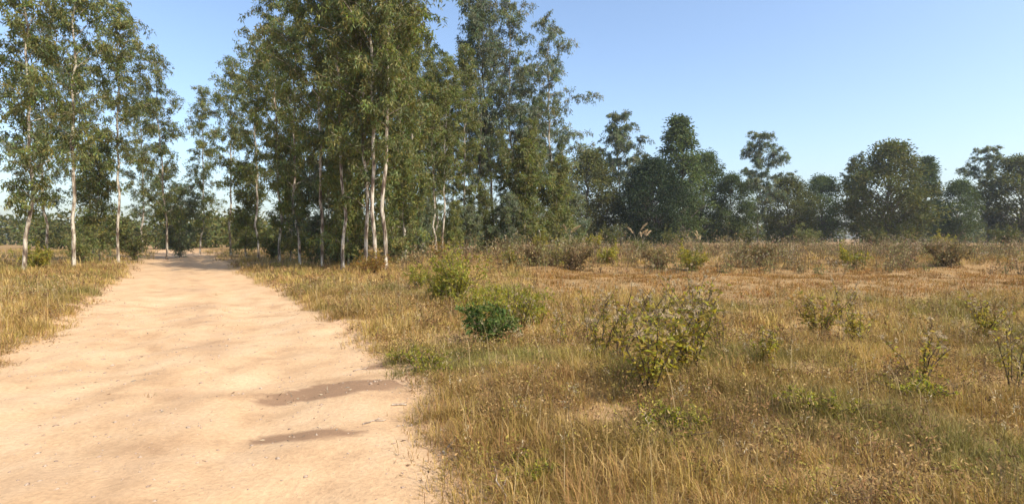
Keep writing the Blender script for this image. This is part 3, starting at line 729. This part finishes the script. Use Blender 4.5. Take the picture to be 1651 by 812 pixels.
near, sward, verge = [], [], []
x, y = keep(*scatter(8400, 2.0, 8.0, -60, 1940), -0.1, 0.1); near.append(tussocks(x, y, 46, 0.08, 0.28, 0.0045, 0.12, green_map, 1001, 0.95))
x, y = keep(*scatter(7700, 7.5, 16.0, -60, 1800)); f = field(x, y) > 0.5; near.append(tussocks(x[~f], y[~f], 30, 0.12, 0.36, 0.0075, 0.16, green_map, 1002))
x, y = keep(*scatter(6400, 15, 30.0, -200, 1760), 0.1, 0.25); f = field(x, y) > 0.5; near.append(tussocks(x[~f], y[~f], 20, 0.16, 0.42, 0.014, 0.22, green_map, 1003))
x, y = keep(*scatter(3700, 29, 70.0, -250, 1760), 0.1, 0.3); near.append(tussocks(x, y, 14, 0.25, 0.6, 0.03, 0.45, green_map, 1004))
x, y = keep(*scatter(4600, 12, 30.0, 780, 1711), 0.05, 0.2); f = field(x, y) > 0.5
sward.append(tussocks(x[f], y[f], 24, 0.07, 0.17, 0.017, 0.26, lambda a, b: 0 * a, 1005, 0.8, np.array([[0.74, 0.62, 0.56]])))
x, y = scatter(5200, 2.4, 14.0); u = road_u(x, y); k = (u > -0.45) & (u < 0.5) & (rng.uniform(size=len(u)) < np.clip(0.9 + 1.7 * u, 0.12, 1)) & (fbm(x * 2.5, y * 2.5, 83) > 0.42); verge.append(tussocks(x[k], y[k], 30, 0.04, 0.20, 0.0045, 0.10, lambda a, b: 0.35 + 0 * a, 1006, 0.9))

x, y = scatter(1500, 2.6, 26); u = road_u(x, y); tc_ = (road_edge(y) - x) / ROADW
k = (u < -0.2) & (rng.uniform(size=len(u)) < 0.02 + 0.5 * np.exp(-((tc_ - 0.475) / 0.06) ** 2) * (fbm(x * 0.8, y * 0.8, 87) > 0.5)); tv = tussocks(x[k], y[k], 16, 0.03, 0.12, 0.005, 0.07, lambda a, b: 0.3 + 0 * a, 1007, 0.9)
tv[0][:, 2] += 0.05; verge.append(tv)

def merge(name, L, mat, label, cat):
    o = 0; V, T_, Cc = [], [], []
    for v, t, c in L: V.append(v); T_.append(t + o); Cc.append(c); o += len(v)
    ob = link(name, mesh(name, np.concatenate(V), np.concatenate(T_), mat, np.concatenate(Cc)))
    return tag(ob, label, cat, kind='stuff')
merge('dry_grass', near, M['grass'], 'straw coloured dry grass tussocks over the verge and foreground', 'grass')
merge('field_grass', sward, M['grass'], 'short brown dry grass of the open field on the right', 'grass')
merge('verge_grass', verge, M['grass'], 'short trampled grass along the edge of the sandy track', 'grass')

# low leafy dry herbs matted between the grass
g = Geo(); rs = np.random.default_rng(30)
for n0, d0, d1, m, ls in ((2000, 2.4, 8, 34, 0.030), (3000, 7.5, 17, 24, 0.05), (2200, 16, 32, 16, 0.09)):
    x, y = keep(*scatter(n0, d0, d1), -0.1, 0.1); fk = (field(x, y) < 0.5) & (fbm(x * 1.3, y * 1.3, 65, 2) > 0.42); x, y = x[fk], y[fk]; n = len(x)
    hh = rs.uniform(0.08, 0.34, n); i = np.repeat(np.arange(n), m); k = len(i)
    a = rs.uniform(0, 6.283, k); rr = np.sqrt(rs.uniform(0, 1, k)) * rs.uniform(0.06, 0.20, n)[i]
    px_, py_ = x[i] + np.cos(a) * rr, y[i] + np.sin(a) * rr
    p = np.stack([px_, py_, ground_z(px_, py_) + 0.01 + hh[i] * rs.uniform(0, 1, k) ** 0.8], 1)
    pal = np.array([[0.34, 0.21, 0.085], [0.24, 0.15, 0.06], [0.29, 0.24, 0.05], [0.42, 0.29, 0.12], [0.17, 0.095, 0.045], [0.24, 0.13, 0.055]])
    col = pal[rs.integers(0, 6, n)][i] * rs.uniform(0.65, 1.35, (k, 1))
    leaves(g, p, rs.normal(0, 0.8, (k, 3)), ls * rs.uniform(0.6, 1.5, k), ls * rs.uniform(0.25, 0.5, k), col, rs)
    ns = 4; j = np.repeat(np.arange(n), ns); q = len(j); bx = x[j] + rs.normal(0, 0.03, q); by = y[j] + rs.normal(0, 0.03, q)
    v, t, c = blades(np.stack([bx, by, ground_z(bx, by) - 0.01], 1), rs.uniform(0, 6.283, q), np.abs(rs.normal(0, 0.45, q)), hh[j] * rs.uniform(0.8, 1.3, q), np.full(q, ls * 0.11), np.array([[0.17, 0.12, 0.07]]) * rs.uniform(0.6, 1.4, (q, 1)), 0.3)
    g.add(v, None, t, c)
tag(link('dry_herbs', g.build('dry_herbs', M['dryleaf'])), 'low brown and olive herbs matted through the dry grass', 'herbs', kind='stuff')

# thin seed stalks standing above the grass
g = Geo(); rs = np.random.default_rng(31)
x, y = keep(*scatter(1500, 2.8, 15)); z = ground_z(x, y); n = len(x)
hh = rs.uniform(0.35, 0.7, n); az = rs.uniform(0, 6.283, n); ln = np.abs(rs.normal(0, 0.25, n))
v, t, c = blades(np.stack([x, y, z - 0.01], 1), az, ln, hh, 0.0024 + 0.0003 * y, np.array([[0.42, 0.32, 0.17]]) * rs.uniform(0.7, 1.2, (n, 1)), rs.uniform(0.1, 0.7, n))
g.add(v, None, t, c)
tipv = v.reshape(n, 5, 3)[:, 4]; i = np.repeat(np.arange(n), 9); m = len(i)
leaves(g, tipv[i] + rs.normal(0, 0.012, (m, 3)) - np.array([0, 0, 1]) * rs.uniform(0, 0.07, (m, 1)), rs.normal(0, 0.5, (m, 3)) + np.array([0, 0, 0.6]), rs.uniform(0.015, 0.035, m), 0.006, np.array([[0.52, 0.43, 0.28]]) * rs.uniform(0.7, 1.25, (m, 1)), rs)
tag(link('seed_stalks', g.build('seed_stalks', M['grass'])), 'thin pale seed stalks rising out of the dry grass', 'grass', kind='stuff')

# rough belt of weeds along the back of the field
g = Geo(); rs = np.random.default_rng(33)
x, y = scatter(2300, 23.5, 46, 620, 1711); px = x / y * FPX + W0 / 2
for xi, yi in zip(x, y):
    cl = float(fbm(xi * 0.45, yi * 0.45, 35, 2))
    if rs.uniform() > 0.25 + 1.6 * (cl - 0.3): continue
    hh = rs.uniform(0.3, 1.05) * (0.1 + 2.1 * cl); z = float(ground_z(xi, yi)); ns = 5
    az = rs.uniform(0, 6.283, ns); p = np.array([xi, yi, z]) + rs.normal(0, 0.12, (ns, 3)) * np.array([1, 1, 0])
    rv = rs.uniform(); tone = np.array([[0.30, 0.22, 0.11]]) if rv < 0.45 else np.array([[0.20, 0.19, 0.07]]) if rv < 0.8 else np.array([[0.20, 0.12, 0.07]])
    v, t, c = blades(p, az, np.abs(rs.normal(0, 0.22, ns)), hh * rs.uniform(0.7, 1.1, ns), np.full(ns, 0.018), np.array([[0.14, 0.10, 0.06]]) * rs.uniform(0.6, 1.3, (ns, 1)), 0.2)
    g.add(v, None, t, c)
    m = 46; q = rs.uniform(0.08, 1, m); k = rs.integers(0, ns, m)
    d1 = v.reshape(ns, 5, 3)[k, 4] - p[k]
    pp = p[k] + d1 * q[:, None] + rs.normal(0, 0.09, (m, 3)) * np.array([1, 1, .5]); pp[:, 2] = np.maximum(pp[:, 2], z + 0.03)
    leaves(g, pp, rs.normal(0, 0.7, (m, 3)), rs.uniform(0.07, 0.15, m), rs.uniform(0.03, 0.06, m), tone * tintrange(rs, m, 0.6, 1.35, 0.2), rs)
    if rs.uniform() < 0.22:
        m = 16; k = rs.integers(0, ns, m); pp = v.reshape(ns, 5, 3)[k, 4] + rs.normal(0, 0.04, (m, 3))
        leaves(g, pp, rs.normal(0, 0.6, (m, 3)) + np.array([0, 0, 0.4]), rs.uniform(0.05, 0.10, m), 0.03, np.array([[0.50, 0.41, 0.30]]) * rs.uniform(0.7, 1.15, (m, 1)), rs)
tag(link('weed_thicket', g.build('weed_thicket', M['dryleaf'])), 'rough belt of dry weeds with pale heads at the back of the field', 'weeds', kind='stuff')

# leaf litter on track edge and under the grass
g = Geo(); rs = np.random.default_rng(35)
x, y = scatter(24000, 2.4, 16); u = road_u(x, y)
pr = 0.8 * np.exp(-((u - 0.22) / 0.38) ** 2) + 0.012 + 1.2 * np.exp(-(((x + 2.2) / 0.55) ** 2 + ((y - 5.75) / 0.22) ** 2)) + 1.2 * np.exp(-(((x + 1.75) / 0.4) ** 2 + ((y - 4.55) / 0.10) ** 2)) + 0.15 * (sstep(0.62, 0.7, fbm(x * 1.1, y * 1.1, 37)) * (u < 0))  # verge litter, plus two leaf clusters added to darken the sand like shadow bands
k = rs.uniform(size=len(x)) < pr; x, y, u = x[k], y[k], u[k]
z = np.maximum(ground_z(x, y), np.where(u < 0.1, road_z(x, y), -9)) + 0.004; n = len(x)
d = rs.normal(0, 1, (n, 3)); d[:, 2] = np.abs(d[:, 2]) * 0.18
pal = np.array([[0.30, 0.20, 0.12], [0.18, 0.12, 0.07], [0.45, 0.36, 0.24], [0.24, 0.21, 0.16]])
leaves(g, np.stack([x, y, z], 1), d, rs.gamma(3.0, 0.013, n) + 0.01, rs.uniform(0.006, 0.018, n), pal[rs.integers(0, 4, n)] * rs.uniform(0.8, 1.2, (n, 1)), rs, 0.1)
tag(link('leaf_litter', g.build('leaf_litter', M['dryleaf'])), 'dry fallen leaves strewn along the track edge', 'leaf litter', kind='stuff')

# gravel on the track
g = Geo(); rs = np.random.default_rng(36)
x, y = scatter(9000, 2.2, 14); k = road_u(x, y) < 0.25; x, y = x[k], y[k]
base = np.array([[1, 0, 0], [-1, 0, 0], [0, 1, 0], [0, -1, 0], [0, 0, 1], [0, 0, -1]], float)
tri = np.array([[0, 2, 4], [2, 1, 4], [1, 3, 4], [3, 0, 4], [2, 0, 5], [1, 2, 5], [3, 1, 5], [0, 3, 5]])
n = len(x); z = np.maximum(road_z(x, y), ground_z(x, y)); s = rs.gamma(1.6, 0.0045, n) + 0.003
a = rs.uniform(0, 6.283, n); ca, sa = np.cos(a), np.sin(a)
v = base[None] * rs.uniform(0.6, 1.3, (n, 6, 1)) * s[:, None, None] * np.array([1.2, 0.9, 0.6])
v = np.stack([v[..., 0] * ca[:, None] - v[..., 1] * sa[:, None], v[..., 0] * sa[:, None] + v[..., 1] * ca[:, None], v[..., 2]], -1) + np.stack([x, y, z], 1)[:, None]
g.add(v.reshape(-1, 3), None, (np.arange(n)[:, None, None] * 6 + tri[None]).reshape(-1, 3))
tag(link('gravel', g.build('gravel', M['stone'])), 'small pebbles and grit scattered on the sandy track', 'gravel', kind='stuff')

# fallen sticks, each one its own
def stick(label, p0, p1, r, seed, lift=0.0):
    rs = np.random.default_rng(seed); a = ray_ground(*p0); b_ = ray_ground(*p1); s = np.linspace(0, 1, 7)
    xs = a[0] + (b_[0] - a[0]) * s + rs.normal(0, 0.012, 7); ysv = a[1] + (b_[1] - a[1]) * s + rs.normal(0, 0.012, 7)
    def surf(xx, yy): return np.maximum(ground_z(xx, yy), np.where(road_u(xx, yy) < 0.3, road_z(xx, yy), -9))
    zs = surf(xs, ysv) + r * 0.8 + lift * s ** 1.5
    o = np.array([xs[0], ysv[0], float(surf(xs[0], ysv[0]))])
    pts = np.stack([xs, ysv, zs], 1) - o; g = Geo(); tube(g, pts, np.linspace(r, r * 0.45, 7), 7)
    q = pts[3]; tube(g, np.array([q, q + (pts[6] - pts[3]) * 0.35 + np.array([0.05, 0.04, 0.01])]), [r * 0.5, r * 0.2], 5)
    ob = link('fallen_stick', g.build('fallen_stick', M['twig'], True)); ob.location = o
    tag(ob, label, 'stick', 'sticks fallen by the track')
stick('short dark stick lying on the sand beside the verge', (630, 650), (656, 648), 0.012, 1)
stick('thin stick lying across the sandy track nearer the camera', (582, 676), (622, 668), 0.008, 2)
stick('pale stick reaching out of the verge onto the sand', (715, 724), (738, 712), 0.009, 3, 0.05)
stick('brownish stick leaning in the grass at the bottom', (818, 806), (798, 770), 0.007, 4, 0.14)
stick('small dark twig on the sand higher up the track', (570, 590), (592, 586), 0.009, 5)

# ------------------------------------------------------------------ the dusty air that pales the far trees
hv = np.array([[a, b_, c] for a in (-320, 320) for b_ in (-40, 420) for c in (-1.6, 30)], float)
hq = np.array([[0, 1, 3, 2], [4, 6, 7, 5], [0, 4, 5, 1], [2, 3, 7, 6], [0, 2, 6, 4], [1, 5, 7, 3]])
hm = bpy.data.materials.new('haze_air'); n, out = nodes(hm)
pv = n.nodes.new('ShaderNodeVolumePrincipled'); pv.inputs['Color'].default_value = (0.82, 0.90, 1.0, 1); pv.inputs['Density'].default_value = 0.00035; pv.inputs['Anisotropy'].default_value = 0.3
n.links.new(pv.outputs[0], out.inputs['Volume'])
tag(link('haze', mesh('haze', hv, hq, hm)), 'thin dusty air between camera and far trees', 'haze', kind='stuff')
